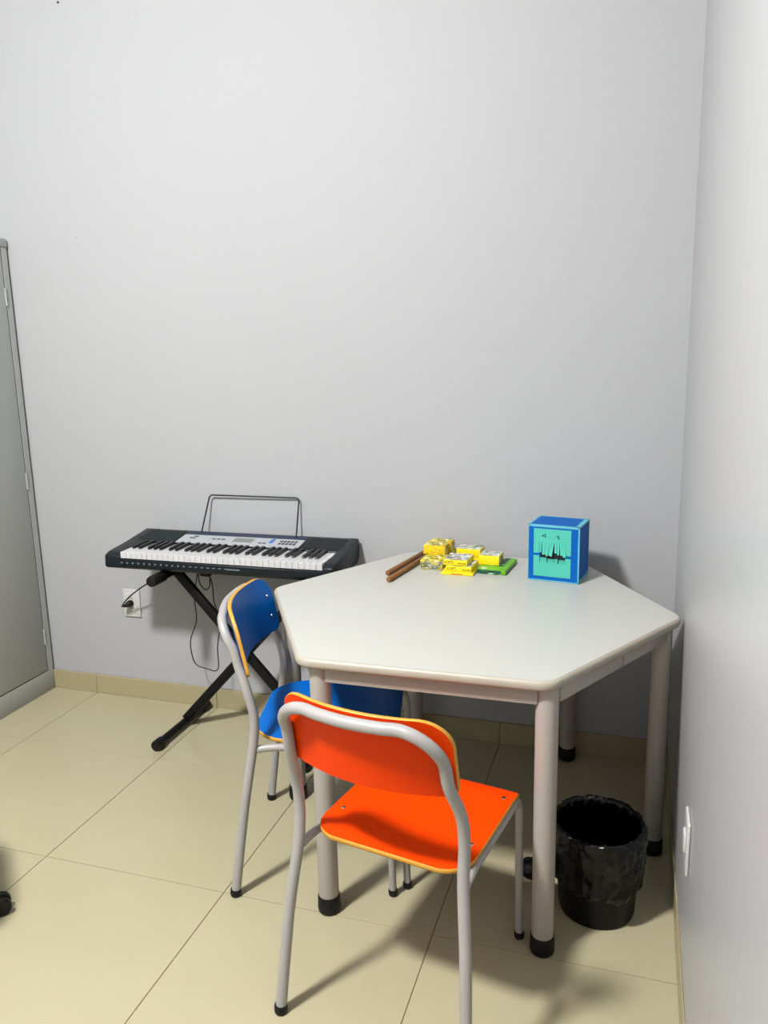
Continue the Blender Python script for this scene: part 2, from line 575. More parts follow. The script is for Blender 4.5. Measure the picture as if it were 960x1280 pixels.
def chair(name, label, colour, loc, ang, s=1.0, foot_y=0.468, wfoot=0.454, front_w=0.363, lean=0.0, bow=0.042, zt=0.785, z0=0.622, z1=0.802, y0=0.080, y1=0.447, rz=0.06, arch=0.020):
    t = thing(name, label, 'chair', loc, -R(ang), 'small laminate school chairs with tubular frames')
    wf, ww, wt = wfoot / 2, 0.395 / 2 * s, 0.360 / 2 * s
    f1, f2, f3 = 0.062 * s, 0.066 * s, -0.004 * s + lean
    rc = 0.075 * s

    def yb(x):          # bow of the back in plan: centre bends backwards
        return f3 - bow * s * (1 - (x / wt) ** 2)
    half = [(wf, 0.0, 0.006), (wf * 0.55 + ww * 0.45, f1 * 0.55, 0.25 * s), (ww, f1, 0.42 * s), (ww, f2 + 0.002, 0.515), (ww - 0.001, f2 - 0.012, 0.585), (wt + 0.004, f3 + (f2 - f3) * 0.42, 0.655)]
    for k in range(0, 5):
        a = k / 4 * math.pi / 2
        half.append((wt - rc + rc * math.cos(a), f3 + (f2 - f3) * 0.22 * (1 - math.sin(a)) + (yb(wt - rc) - f3) * math.sin(a), zt - rc + rc * math.sin(a)))
    half.append((wt * 0.38, yb(wt * 0.38), zt))
    full = half + [(0, yb(0), zt)] + [(-x, y, z) for x, y, z in half[::-1]]
    back = obj('back_frame', tube(bmesh.new(), smooth_path(full, 5), 0.0128, 14), 'tube', t, smooth=60)
    # seat frame: side rail that bends down into the front leg, welded to the rear leg
    zr = 0.404 * s
    for sg in (-1, 1):
        fx, ry = sg * front_w / 2, foot_y - 0.012
        pts = [(sg * (ww - 0.003), f1 + 0.002, zr - 0.003), (sg * (ww - 0.008), f1 + 0.045, zr + 0.001), (sg * 0.184 * s, f1 + 0.10, zr), (sg * 0.180 * s, ry, zr), (fx, foot_y, 0.006)]
        path = smooth_path(pts[:3], 5)[:-1] + round_path(pts[2:], 0.045, 8)
        leg = obj('front_leg', tube(bmesh.new(), path, 0.0102, 12), 'tube', t, smooth=60)
        obj('foot_cap', lathe(bmesh.new(), [(0.0105, 0.0005), (0.0128, 0.004), (0.0132, 0.014), (0.0120, 0.019), (0.0105, 0.019)], c=(fx, foot_y, 0), n=16), 'rubber', leg, label='black rubber foot cap')
        obj('foot_cap', lathe(bmesh.new(), [(0.0130, 0.0005), (0.0152, 0.004), (0.0156, 0.015), (0.0145, 0.021), (0.0130, 0.021)], c=(sg * wf, 0.0, 0), n=16), 'rubber', back, label='black rubber foot cap')
    obj('cross_brace', tube(bmesh.new(), [(-0.172 * s, f1 + 0.20, zr), (0.172 * s, f1 + 0.20, zr)], 0.009, 10), 'tube', t)
    # seat
    hw = 0.188 * s
    out = rounded_poly([(-hw, y0), (hw, y0), (hw * 0.985, y1), (-hw * 0.985, y1)], [rz, rz, 0.012 if s < 1.02 else 0.05, 0.012 if s < 1.02 else 0.05], 7)
    out = [(u, v + (0.014 * (abs(u) / hw) ** 2 if v < 0.16 else 0)) for u, v in out]
    zs = 0.4275 * s

    def seat_f(u, v, side):
        z = zs - 0.006 * (1 - (u / hw) ** 2) * math.sin(math.pi * min(max((v - y0) / (y1 - y0), 0), 1))
        z -= 0.010 * max(0, (v - y1 + 0.06) / 0.06) ** 2
        return (u, v, z if side else z - 0.0115)
    lam, ed = sheet(out, seat_f, 0.011)
    seat = obj('seat', lam, colour, t, smooth=50, label=colour + ' laminate seat')
    obj('plywood_edge', ed, 'ply', seat, smooth=60, label='yellow plywood edge')
    for u, v in ((-hw * 0.86, y0 + 0.115), (hw * 0.86, y0 + 0.115), (-hw * 0.86, y1 - 0.05), (hw * 0.86, y1 - 0.05)):
        rivet('rivet', seat_f(u, v, 1), (0, 0, 1), seat)
    # backrest, in front of the tube, same bow
    bw = 0.193 * s
    out = rounded_poly([(-bw, z0)] + [(bw * (-0.8 + 0.2 * k), z0) for k in range(9)] + [(bw, z0), (bw, z1), (-bw, z1)], [0.025] + [0] * 9 + [0.025, 0.06, 0.06], 6)
    out = [(u, v + (arch * (1 - (u / bw) ** 2) if v < z0 + 0.004 else 0) - (0.004 * (u / bw) ** 2 if v > z1 - 0.06 else 0)) for u, v in out]

    def back_f(u, v, side):
        k = (zt - v) / (zt - 0.585)
        y = f3 + 0.0135 + (f2 - 0.012 - f3) * max(k, -0.3) * 0.75 - bow * s * (1 - (u / wt) ** 2) * 0.95
        return (u, y + (0.011 if side else 0.0), v)
    lam, ed = sheet(out, back_f, 0.011)
    rest = obj('backrest', lam, colour, t, smooth=50, label=colour + ' laminate backrest')
    obj('plywood_edge', ed, 'ply', rest, smooth=60, label='yellow plywood edge')
    for u in (-bw * 0.88, bw * 0.88):
        for v in (z0 + 0.05, z1 - 0.065):
            rivet('rivet', back_f(u, v, 1), (0, 1, 0.2), rest)
    return t


chair('school_chair', 'orange laminate school chair with grey tube frame in front of the table', 'orange', (1.750, -0.375, 0), 10.7)
chair('school_chair', 'blue laminate school chair tucked sideways under the table', 'blue', (1.182, 0.234, 0), 76.5, s=1.05, foot_y=0.475, wfoot=0.484, front_w=0.38, lean=0.012, arch=0.005, zt=0.780, z0=0.622, z1=0.800, y0=0.048, y1=0.455, rz=0.10)

# ================================================================ LOCKER
LXF, LY1, LY0, LZ = -0.224, 1.046, 0.146, 1.945
lk = thing('storage_cabinet', 'tall grey steel cabinet against the left wall', 'cabinet', (-0.43, 0.6, 0))
o_ = Vector((-0.43, 0.6, 0))


def L(x, y, z):
    return (x - o_.x, y - o_.y, z)


bm = bmesh.new()
LXB = XL + 0.012
box(bm, L(LXB, LY0, 0.0), L(LXF - 0.022, LY1, LZ - 0.001))                       # carcass
box(bm, L(LXF - 0.024, LY1 - 0.030, 0.094), L(LXF, LY1, LZ - 0.034), 0.0006, 1)    # right stile
box(bm, L(LXF - 0.024, LY0, 0.094), L(LXF, LY0 + 0.030, LZ - 0.034), 0.002)
box(bm, L(LXF - 0.024, LY0, 0.0), L(LXF, LY1, 0.094), 0.002)                   # plinth
obj('body', bm, 'lock', lk)
obj('door_gap_shade', nbox(L(LXF - 0.021, LY0 + 0.029, 0.093), L(LXF - 0.0013, LY1 - 0.0295, LZ - 0.034)), 'lock_dark', lk, label='dark panel painted as the shade in the gaps around the doors')  # nearly flush dark panel, its colour stands in for shade in the door gaps
obj('top_cap', nbox(L(LXB, LY0 - 0.002, LZ - 0.034), L(LXF + 0.004, LY1 + 0.002, LZ), 0.003), 'lock', lk)
ym = (LY0 + LY1) / 2
for a, b, hs in ((LY0 + 0.0335, ym - 0.0015, 0), (ym + 0.0015, LY1 - 0.0340, 1)):
    d = obj('door', nbox(L(LXF - 0.0205, a, 0.099), L(LXF - 0.001, b, LZ - 0.042), 0.001), 'lock', lk)
    hy = b + 0.001 if hs else a - 0.001
    for hz in (0.255, 0.955, 1.715):
        obj('hinge', tube(bmesh.new(), [L(LXF + 0.001, hy, hz - 0.035), L(LXF + 0.001, hy, hz + 0.035)], 0.0042, 8), 'lock', d)
    ky = a + 0.05 if hs else b - 0.05
    obj('handle', nbox(L(LXF - 0.002, ky - 0.012, 0.98), L(LXF + 0.020, ky + 0.012, 1.10), 0.005), 'chrome' if hs else 'lock_dark', d)

# ================================================================ KEYBOARD STAND
SX, SY = 0.86, 0.910
st = thing('keyboard_stand', 'black folding X stand under the electronic keyboard', 'stand', (SX, SY, 0))


def bar(bm, a, b, w, th):
    """flat steel bar from a to b in the xz plane, width w in plane, thickness th along y"""
    a, b = Vector(a), Vector(b)
    d = (b - a).normalized()
    nn = Vector((-d.z, 0, d.x)) * w / 2
    yy = Vector((0, th / 2, 0))
    v = [bm.verts.new(p + sx * nn + sy * yy) for p in (a, b) for sx, sy in ((-1, -1), (1, -1), (1, 1), (-1, 1))]
    for q in ((0, 1, 2, 3), (7, 6, 5, 4), (0, 4, 5, 1), (1, 5, 6, 2), (2, 6, 7, 3), (3, 7, 4, 0)):
        bm.faces.new([v[i] for i in q])
    bmesh.ops.bevel(bm, geom=bm.edges[:], offset=0.003, segments=2, affect='EDGES', profile=0.5)
    return bm


TZ = 0.6605
obj('cross_leg', bar(bmesh.new(), (-0.270, -0.072, TZ - 0.004), (0.300, -0.072, 0.030), 0.036, 0.020), 'stand', st)
obj('cross_leg', bar(bmesh.new(), (-0.300, -0.040, 0.030), (0.283, -0.040, TZ - 0.004), 0.036, 0.020), 'stand', st)
q = Vector((0, 0, 1)).rotation_difference(Vector((0, -1, 0))).to_matrix()
obj('pivot_knob', lathe(bmesh.new(), [(0.008, -0.05), (0.008, 0.002), (0.022, 0.004), (0.024, 0.010), (0.022, 0.018), (0.006, 0.020)], c=(0.0, -0.082, 0.343), n=18, axis=q), 'rubber', st)
for sx in (-1, 1):
    for z, nm, dy0, dy1, xx in ((0.0215, 'foot_bar', -0.248, 0.11, 0.300), (TZ, 'support_bar', -0.215, 0.11, 0.283)):
        fb = obj(nm, tube(bmesh.new(), [(sx * xx, dy0, z), (sx * xx, dy1, z)], 0.0155, 14), 'stand', st)
        for yy, dr in ((dy0, -1), (dy1, 1)):
            q = Vector((0, 0, 1)).rotation_difference(Vector((0, dr, 0))).to_matrix()
            obj('end_cap', lathe(bmesh.new(), [(0.0155, -0.070 if nm == 'support_bar' else -0.030), (0.0205, -0.066 if nm == 'support_bar' else -0.027), (0.0212, 0.006), (0.0195, 0.014), (0.008, 0.017)], c=(sx * xx, yy, z), n=18, axis=q), 'rubber', fb, label='black rubber end cap')

# ================================================================ KEYBOARD
KB = thing('electronic_keyboard', 'dark electronic keyboard piano resting on the black X stand', 'keyboard', (0.800, 0.738, 0.682), R(0.8))
KB.scale = (1.018, 1.018, 1.018)
HW = 0.456
HL = 0.445
KL, KR = -0.379, 0.418


def pz(y):      # slope of the control panel
    return 0.072 + (y - 0.158) * 0.14


bm = bmesh.new()
xprism(bm, [(0.0, 0.014), (0.006, 0.006), (0.02, 0.0), (0.27, 0.0), (0.292, 0.02), (0.297, 0.05), (0.296, 0.080), (0.288, pz(0.288)), (0.158, 0.072), (0.156, 0.040), (0.004, 0.040)], -HL + 0.002, HW - 0.002, 0.002, 1)
for a, b in ((-HL, KL - 0.001), (KR + 0.001, HW)):
    xprism(bm, [(0.0, 0.014), (0.006, 0.006), (0.02, 0.0), (0.27, 0.0), (0.292, 0.02), (0.298, 0.05), (0.297, 0.081), (0.288, pz(0.288) + 0.001), (0.158, 0.073), (0.03, 0.062), (0.004, 0.052)], a, b, 0.003, 2)
body = obj('body', bm, 'kb', KB, smooth=40)


def slab(x0, x1, y0, y1, h, b=0.0):
    bm = bmesh.new()
    lo = [bm.verts.new((x, y, pz(y) - 0.001)) for x, y in ((x0, y0), (x1, y0), (x1, y1), (x0, y1))]
    hi = [bm.verts.new((x, y, pz(y) + h)) for x, y in ((x0, y0), (x1, y0), (x1, y1), (x0, y1))]
    bm.faces.new(lo[::-1])
    bm.faces.new(hi)
    for i in range(4):
        bm.faces.new((lo[i], lo[(i + 1) % 4], hi[(i + 1) % 4], hi[i]))
    if b:
        bmesh.ops.bevel(bm, geom=bm.edges[:], offset=b, segments=1, affect='EDGES')
    return bm


for a, b in ((-HL + 0.03, -0.250), (0.275, HW - 0.03)):
    obj('speaker_grille', slab(a, b, 0.175, 0.270, 0.0015, 0.0008), 'kb_grille', KB)
panel = obj('control_panel', slab(-0.242, 0.262, 0.161, 0.243, 0.0022, 0.0008), 'silver', KB, label='silver control panel')
obj('song_list_strip', slab(-0.242, 0.264, 0.247, 0.276, 0.0018, 0.0006), 'kb_strip', KB, label='dark blue printed strip')
scr = obj('display_frame', slab(-0.022, 0.068, 0.182, 0.230, 0.0034, 0.0006), 'lock', panel)
obj('display_screen', slab(-0.016, 0.062, 0.187, 0.226, 0.0040, 0.0003), 'lcd', panel, label='grey-green display')
obj('blue_button', slab(0.132, 0.146, 0.196, 0.234, 0.0042, 0.0006), 'btn_blue', panel, label='blue button')
for r_ in range(2):
    for c_ in range(5):
        x = 0.172 + c_ * 0.0145
        y = 0.188 + r_ * 0.022
        obj('button', slab(x, x + 0.010, y, y + 0.013, 0.0042, 0.0006), 'btn_dark', panel)
for x, y, w in ((-0.205, 0.205, 0.026), (-0.192, 0.222, 0.018), (-0.108, 0.205, 0.014), (-0.088, 0.205, 0.014), (-0.068, 0.205, 0.014), (0.092, 0.188, 0.012), (0.110, 0.188, 0.012)):
    obj('button', slab(x, x + w, y, y + 0.007, 0.0040, 0.0004), 'btn_dark', panel)

NW = 36
kw = (KR - KL) / NW
wk = bk = None
for i in range(NW):
    x = KL + i * kw
    if wk is None:
        wk = obj('white_key', nbox((0.0004, 0.006, 0.043), (kw - 0.0004, 0.155, 0.0668), 0.0009, 1), 'ivory', KB)
        wk.location = (x, 0, 0)
    else:
        inst(wk, 'white_key', KB, (x, 0, 0))
    if i % 7 in (0, 1, 3, 4, 5) and i < NW - 1:
        off = {0: -0.002, 1: 0.002, 3: -0.0025, 4: 0.0, 5: 0.0025}[i % 7]
        xk = x + kw + off
        if bk is None:
            bm = bmesh.new()
            xprism(bm, [(0.060, 0.0665), (0.066, 0.0760), (0.072, 0.0775), (0.157, 0.0785), (0.157, 0.0665)], -0.0062, 0.0062, 0.0012, 1)
            bk = obj('black_key', bm, 'ebony', KB)
            bk.location = (xk, 0, 0)
        else:
            inst(bk, 'black_key', KB, (xk, 0, 0))
# little printed marks along the front lip
bm = bmesh.new()
for i in range(19):
    x = KL + 0.004 + i * 0.0235
    w = 0.006 if i < 12 else 0.010
    h = 0.005 if i < 12 else 0.0022
    box(bm, (x, -0.0006, 0.028 - h / 2), (x + w, 0.002, 0.028 + h / 2))
for k in range(6):
    box(bm, (0.058 + k * 0.008, -0.0006, 0.025), (0.068 + k * 0.008, 0.002, 0.029))
mk = obj('printed_marks', bm, 'print', KB, kind='stuff', label='small pale printed marks')
# music rest of bent wire
path = round_path([(-0.190, 0.268, 0.078), (-0.158, 0.301, 0.234), (0.219, 0.301, 0.234), (0.213, 0.268, 0.078)], 0.014, 6)
obj('music_rest', tube(bmesh.new(), path, 0.0030, 10), 'wire', KB, smooth=60, label='black wire music rest')

# ================================================================ OUTLETS, POWER CORD
ow = thing('wall_outlet', 'white wall outlet plate with a plug in it beside the cabinet', 'outlet', (0.217, YB, 0.433))
ob = obj('faceplate', nbox((-0.041, -0.008, -0.062), (0.041, -0.0005, 0.062), 0.004, 3), 'plate', ow)
obj('socket_module', nbox((-0.024, -0.0095, -0.045), (0.024, -0.006, 0.045), 0.0015, 2), 'plate', ow)
for z in (-0.022, 0.022):
    for x in (-0.0095, 0, 0.0095):
        q = Vector((0, 0, 1)).rotation_difference(Vector((0, -1, 0))).to_matrix()
        obj('socket_hole', lathe(bmesh.new(), [(0.0024, 0), (0.0024, 0.0008), (0.0005, 0.0008)], c=(x, -0.0095, z + (0.003 if x == 0 else 0)), n=10, axis=q), 'hole', ob)
ow2 = thing('wall_outlet', 'white switch plate low on the wall beside the bin', 'outlet', (XR, -0.032, 0.398))
obj('faceplate', nbox((-0.008, -0.041, -0.062), (-0.0005, 0.041, 0.062), 0.003, 3), 'plate', ow2)
obj('rocker', nbox((-0.013, -0.018, -0.020), (-0.006, 0.018, 0.024), 0.003, 2), 'plate', ow2)

pc = thing('power_cord', 'thin black power cord from outlet plug up to the keyboard', 'cord', (0.217, 1.0, 0.40))
po = Vector((0.217, 1.0, 0.40))


def PW(*pts):
    return [Vector(p) - po for p in pts]


bm = bmesh.new()
tube(bm, PW((0.219, 1.0490, 0.436), (0.218, 1.043, 0.436), (0.214, 1.034, 0.434), (0.206, 1.026, 0.430), (0.196, 1.022, 0.426)), [0.012, 0.0145, 0.0135, 0.009, 0.004], 12)
obj('plug', bm, 'rubber', pc, smooth=60)
obj('cord', tube(bmesh.new(), smooth_path(PW((0.197, 1.022, 0.427), (0.196, 1.014, 0.428), (0.208, 1.003, 0.440), (0.250, 0.985, 0.478), (0.310, 0.972, 0.522), (0.370, 0.965, 0.560), (0.425, 0.955, 0.600), (0.470, 0.94, 0.640), (0.52, 0.93, 0.676)), 6), 0.0030, 8), 'wire', pc, smooth=60)
loop = [(0.613, 0.95, 0.680), (0.612, 0.95, 0.632), (0.588, 0.95, 0.524), (0.590, 0.95, 0.424), (0.556, 0.95, 0.335), (0.560, 0.95, 0.260), (0.580, 0.95, 0.228), (0.625, 0.95, 0.218), (0.660, 0.95, 0.213), (0.676, 0.95, 0.235), (0.677, 0.95, 0.313), (0.688, 0.95, 0.37), (0.705, 0.95, 0.41), (0.690, 0.95, 0.46), (0.675, 0.95, 0.508), (0.672, 0.95, 0.580), (0.655, 0.95, 0.64), (0.65, 0.95, 0.680)]
obj('hanging_loop', tube(bmesh.new(), smooth_path(PW(*loop), 6), 0.0024, 8), 'wire', pc, smooth=60)
small = [(0.632, 0.94, 0.678), (0.620, 0.94, 0.625), (0.622, 0.94, 0.585), (0.645, 0.94, 0.558), (0.666, 0.94, 0.575), (0.668, 0.94, 0.625), (0.656, 0.94, 0.678)]
obj('tied_loop', tube(bmesh.new(), smooth_path(PW(*small), 6), 0.0026, 8), 'wire', pc, smooth=60)
obj('strain_plug', nbox(PW((0.632, 0.925, 0.615))[0], PW((0.675, 0.955, 0.681))[0], 0.006, 2), 'rubber', pc)

# ================================================================ BIN
BX, BY, BH = 2.196, 0.226, 0.250
bn = thing('waste_bin', 'black plastic waste bin lined with a black bag under the table', 'bin', (BX, BY, 0))
obj('bin_body', lathe(bmesh.new(), [(0.02, 0.006), (0.088, 0.006), (0.092, 0.0005), (0.096, 0.003), (0.099, 0.012), (0.113, BH - 0.006), (0.116, BH), (0.112, BH), (0.108, BH - 0.008), (0.095, 0.012), (0.02, 0.010)], n=40), 'bin', bn)
bm = bmesh.new()
N = 144
prof = []
for z, r in ((0.092, 0.111), (0.098, 0.1165), (0.120, 0.1155), (0.150, 0.1165), (0.180, 0.119), (0.205, 0.121), (0.228, 0.121), (0.245, 0.1215), (0.2545, 0.119), (0.2565, 0.1155), (0.252, 0.111), (0.235, 0.1065), (0.20, 0.103), (0.15, 0.098), (0.10, 0.092), (0.06, 0.086), (0.03, 0.07), (0.022, 0.03), (0.02, 0.004)):
    prof.append((z, r))
dense = []
for j in range(len(prof) - 1):
    for k in range(3):
        f = k / 3
        dense.append((prof[j][0] * (1 - f) + prof[j + 1][0] * f, prof[j][1] * (1 - f) + prof[j + 1][1] * f, j + f))
dense.append((*prof[-1], len(prof) - 1.0))
rows = []
for z, r, j in dense:
    row = []
    for k in range(N):
        a = 2 * math.pi * k / N
        outer = j <= 8
        c, s_ = math.cos(a), math.sin(a)
        nz = noise.noise(Vector((c * 3.0, s_ * 3.0, z * 14.0 + (0 if outer else 5))))
        fold = noise.noise(Vector((c * 9.0, s_ * 6.0, z * 9.0 + 11)))
        lump = noise.noise(Vector((c * 7.0, s_ * 7.0, z * 40.0 + 3)))
        if outer:
            crum = abs(noise.noise(Vector((c * 13.0, s_ * 13.0, z * 75.0 + 2)))) + 0.6 * abs(noise.noise(Vector((c * 24.0 + 4, s_ * 24.0, z * 150.0))))
            rr = r + 0.005 * max(fold, -0.1) + 0.006 * max(lump, -0.3) + 0.003 * nz - 0.006 * crum + 0.002
            zz = z + (0.030 * noise.noise(Vector((c * 1.6, s_ * 1.6, 7))) + 0.008 * fold if j <= 1 else 0.004 * nz)
        else:
            rr = r - 0.006 * abs(fold) - 0.004 * abs(lump) - 0.003 * abs(noise.noise(Vector((c * 13.0, s_ * 13.0, z * 60.0)))) if j < 17 else r
            zz = z + 0.003 * nz
        if 8 <= j <= 10:
            zz = z + 0.004 * fold
        row.append(bm.verts.new((rr * c, rr * s_, zz)))
    rows.append(row)
for a, b in zip(rows[:-1], rows[1:]):
    for k in range(N):
        bm.faces.new((a[k], a[(k + 1) % N], b[(k + 1) % N], b[k]))
bm.faces.new(rows[-1])
bag = obj('bin_bag', bm, 'bag', bn, smooth=80, label='glossy crumpled black bin bag folded over the rim')
bm = bmesh.new()
kp = [(-0.098, -0.03, 0.150), (-0.125, -0.030, 0.134), (-0.150, -0.025, 0.112), (-0.172, -0.018, 0.092), (-0.190, -0.012, 0.078)]
tube(bm, smooth_path(kp, 4), [0.018, 0.016, 0.0135, 0.0120, 0.0120, 0.0125, 0.014, 0.017, 0.020, 0.024, 0.027, 0.029, 0.030, 0.0295, 0.027, 0.021, 0.011], 16)
for v in bm.verts:
    v.co += Vector((noise.noise(v.co * 60), noise.noise(v.co * 60 + Vector((5, 0, 0))), noise.noise(v.co * 60 + Vector((0, 7, 0))))) * 0.0022
obj('bag_knot', bm, 'bag', bag, smooth=60, label='gathered knot of the black bag')

# ================================================================ THINGS ON THE TABLE
# homemade blue box
W_, D_, H_ = 0.164, 0.140, 0.183
bxo = thing('paper_covered_box', 'blue paper covered box with a fringed teal mouth on the table', 'box', (2.022, 0.836, TT + 0.0003), R(-8.5))
x0, x1, y0, y1 = -W_ / 2, W_ / 2, -D_ / 2, D_ / 2
bm = bmesh.new()
# walls of the carton, the front with an opening
t = 0.004
ox0, ox1, oz0, oz1 = -0.042, 0.0385, 0.063, 0.126
box(bm, (x0, y0 + t, 0), (x1, y1, t))
box(bm, (x0, y0 + t, H_ - t), (x1, y1, H_))
box(bm, (x0, y0 + t, t), (x0 + t, y1, H_ - t))
box(bm, (x1 - t, y0 + t, t), (x1, y1, H_ - t))
box(bm, (x0 + t, y1 - t, t), (x1 - t, y1, H_ - t))
box(bm, (x0, y0, 0), (ox0, y0 + t, H_))
box(bm, (ox1, y0, 0), (x1, y0 + t, H_))
box(bm, (ox0, y0, 0), (ox1, y0 + t, oz0))
box(bm, (ox0, y0, oz1), (ox1, y0 + t, H_))
carton = obj('carton', bm, 'cobalt', bxo)
obj('mouth_shade', nbox((ox0 - 0.004, y0 + t, oz0 - 0.004), (ox1 + 0.004, y0 + t + 0.002, oz1 + 0.004)), 'ink', bxo, label='black sheet painted as the shade inside the mouth')  # black sheet behind the opening paints in the shade of the hollow carton
e = 0.0006


def wob(a, b, w, axis_n):
    """strip of tape along an edge with a slightly wavering width"""
    a, b = Vector(a), Vector(b)
    d = (b - a)
    nseg = 8
    wd = Vector(axis_n)
    nn = d.normalized().cross(wd).normalized()
    bm = bmesh.new()
    prev = None
    for i in range(nseg + 1):
        p = a + d * i / nseg
        ww_ = w * (1 + 0.35 * noise.noise(p * 40 + Vector((w * 900, 3, 1))))
        q = [bm.verts.new(p - nn * e), bm.verts.new(p + wd * ww_ - nn * e), bm.verts.new(p + wd * ww_ + nn * e), bm.verts.new(p + nn * e)]
        if prev:
            for k in range(4):
                bm.faces.new((prev[k], prev[(k + 1) % 4], q[(k + 1) % 4], q[k]))
        else:
            bm.faces.new(q)
        prev = q
    bm.faces.new(prev[::-1])
    return bm


yo, xo, zo = y0 - 0.0002, x1 + 0.0002, H_ + 0.0002
strips = [((x0, yo, H_), (x1, yo, H_), 0.005, (0, 0, -1)), ((x0, y0, zo), (x1, y0, zo), 0.007, (0, 1, 0)),
          ((x1, y0, zo), (x1, y1, zo), 0.014, (-1, 0, 0)), ((x0, y0, zo), (x0, y1, zo), 0.005, (1, 0, 0)), ((x0, y1, zo), (x1, y1, zo), 0.004, (0, -1, 0)),
          ((x1, yo, 0), (x1, yo, H_), 0.004, (-1, 0, 0)), ((x0, yo, 0), (x0, yo, H_), 0.0022, (1, 0, 0)), ((x0, yo, 0.0005), (x1, yo, 0.0005), 0.004, (0, 0, 1)),
          ((xo, y0, 0), (xo, y0, H_), 0.004, (0, 1, 0)), ((xo, y1, 0), (xo, y1, H_), 0.003, (0, -1, 0)), ((xo, y0, 0.0005), (xo, y1, 0.0005), 0.010, (0, 0, 1)), ((xo, y0, H_), (xo, y1, H_), 0.003, (0, 0, -1))]
for a, b, w, ax in strips:
    obj('edge_tape', wob(a, b, w, ax), 'cyan', carton, smooth=0)
# teal paper: lower sheet, upper sheet, both cut to fringes at the mouth
px0, px1 = -0.0635, 0.0560


def paper_piece(name, xa, xb, za, zb, curl=0.0, lift=0.0008, m='teal', parent=bxo, skew=0.0, taper=0.0, down=True):
    """strip hanging from its fixed edge, curling away from the box towards the free one"""
    bm = bmesh.new()
    nseg = 6
    rows = []
    for i in range(nseg + 1):
        s = i / nseg
        z = zb + (za - zb) * s if down else za + (zb - za) * s
        y = y0 - lift - curl * s * s
        xm = (xa + xb) / 2 + skew * s
        hw_ = (xb - xa) / 2 * (1 - taper * s)
        rows.append([bm.verts.new((xm - hw_, y, z)), bm.verts.new((xm + hw_, y, z)), bm.verts.new((xm + hw_, y + 0.0006, z)), bm.verts.new((xm - hw_, y + 0.0006, z))])
    bm.faces.new(rows[0])
    bm.faces.new(rows[-1][::-1])
    for a, b in zip(rows[:-1], rows[1:]):
        for k in range(4):
            bm.faces.new((a[k], a[(k + 1) % 4], b[(k + 1) % 4], b[k]))
    return obj(name, bm, m, parent, smooth=30)


us = paper_piece('upper_paper', px0, px1, 0.128, 0.172)
paper_piece('paper_side', px0, -0.046, 0.0915, 0.128, parent=us)
paper_piece('paper_side', 0.040, px1, 0.0890, 0.128, parent=us)
fr = [(-0.045, -0.0375, 0.094, 0.000, 0.0), (-0.0365, -0.0290, 0.089, 0.006, 0.002), (-0.0285, -0.0200, 0.0880, 0.003, -0.001), (-0.0195, -0.0130, 0.0850, 0.008, -0.003), (-0.0125, -0.0060, 0.0870, 0.004, -0.003), (-0.0055, 0.0020, 0.0860, 0.009, -0.004), (0.0028, 0.0100, 0.0960, 0.004, 0.002), (0.0108, 0.0180, 0.0920, 0.008, 0.003), (0.0188, 0.0285, 0.0900, 0.003, 0.004), (0.0293, 0.0395, 0.0850, 0.005, 0.002)]
for a, b, z, cu, sk in fr:
    paper_piece('fringe_strip', a, b, z, 0.1285, cu, 0.0010, 'teal', us, sk, 0.12)
ls = paper_piece('lower_paper', px0, px1, 0.016, 0.060, down=False)
paper_piece('paper_side', px0, -0.045, 0.060, 0.0835, down=False, parent=ls)
paper_piece('paper_side', 0.038, px1, 0.060, 0.0800, down=False, parent=ls)
for a, b, z, cu, sk in ((-0.043, -0.0200, 0.0790, 0.003, 0.0), (-0.0185, 0.0020, 0.0760, 0.004, 0.001), (0.0030, 0.0150, 0.0765, 0.002, 0.0), (0.0175, 0.0370, 0.0750, 0.003, 0.001)):
    paper_piece('fringe_strip', a, b, 0.060, z, cu, 0.0010, 'teal', ls, sk, 0.06, down=False)
# scribbled eyes
for cx_, cz_, n_ in ((-0.030, 0.151, 4), (0.016, 0.148, 3)):
    bm = bmesh.new()
    for k in range(n_):
        a = 2.1 * k + cx_ * 50
        p = Vector((cx_ + 0.004 * math.cos(a) + (k - 1.5) * 0.0024, y0 - 0.0017, cz_ + 0.0025 * math.sin(a)))
        tube(bm, [p, p + Vector((0.0035 * math.cos(a * 1.7), 0, 0.003 * math.sin(a * 2.3)))], 0.0021, 6)
    obj('eye_scribble', bm, 'ink', us, label='small black ink scribble')

# rhythm sticks
def stick(x, y, ex, ey, label, r=0.0086):
    a, b = Vector((x, y, 0)), Vector((ex, ey, 0))
    t_ = thing('wooden_stick', label, 'stick', (x, y, TT + r + 0.0003), 0, 'wooden sticks on the table')
    d = b - a
    l = d.length
    q = Vector((0, 0, 1)).rotation_difference(d.normalized()).to_matrix().to_4x4()
    o = obj('shaft', lathe(bmesh.new(), [(0.002, 0), (r * 0.8, 0.0005), (r, 0.003), (r, l - 0.003), (r * 0.8, l - 0.0005), (0.002, l)], n=18), 'wood', t_)
    o.rotation_euler = q.to_euler()
    return t_


stick(1.500, 0.640, 1.552, 0.985, 'round brown wooden stick on the table, the nearer one of the pair')
stick(1.474, 0.712, 1.530, 1.030, 'round brown wooden stick on the table, the farther one of the pair')


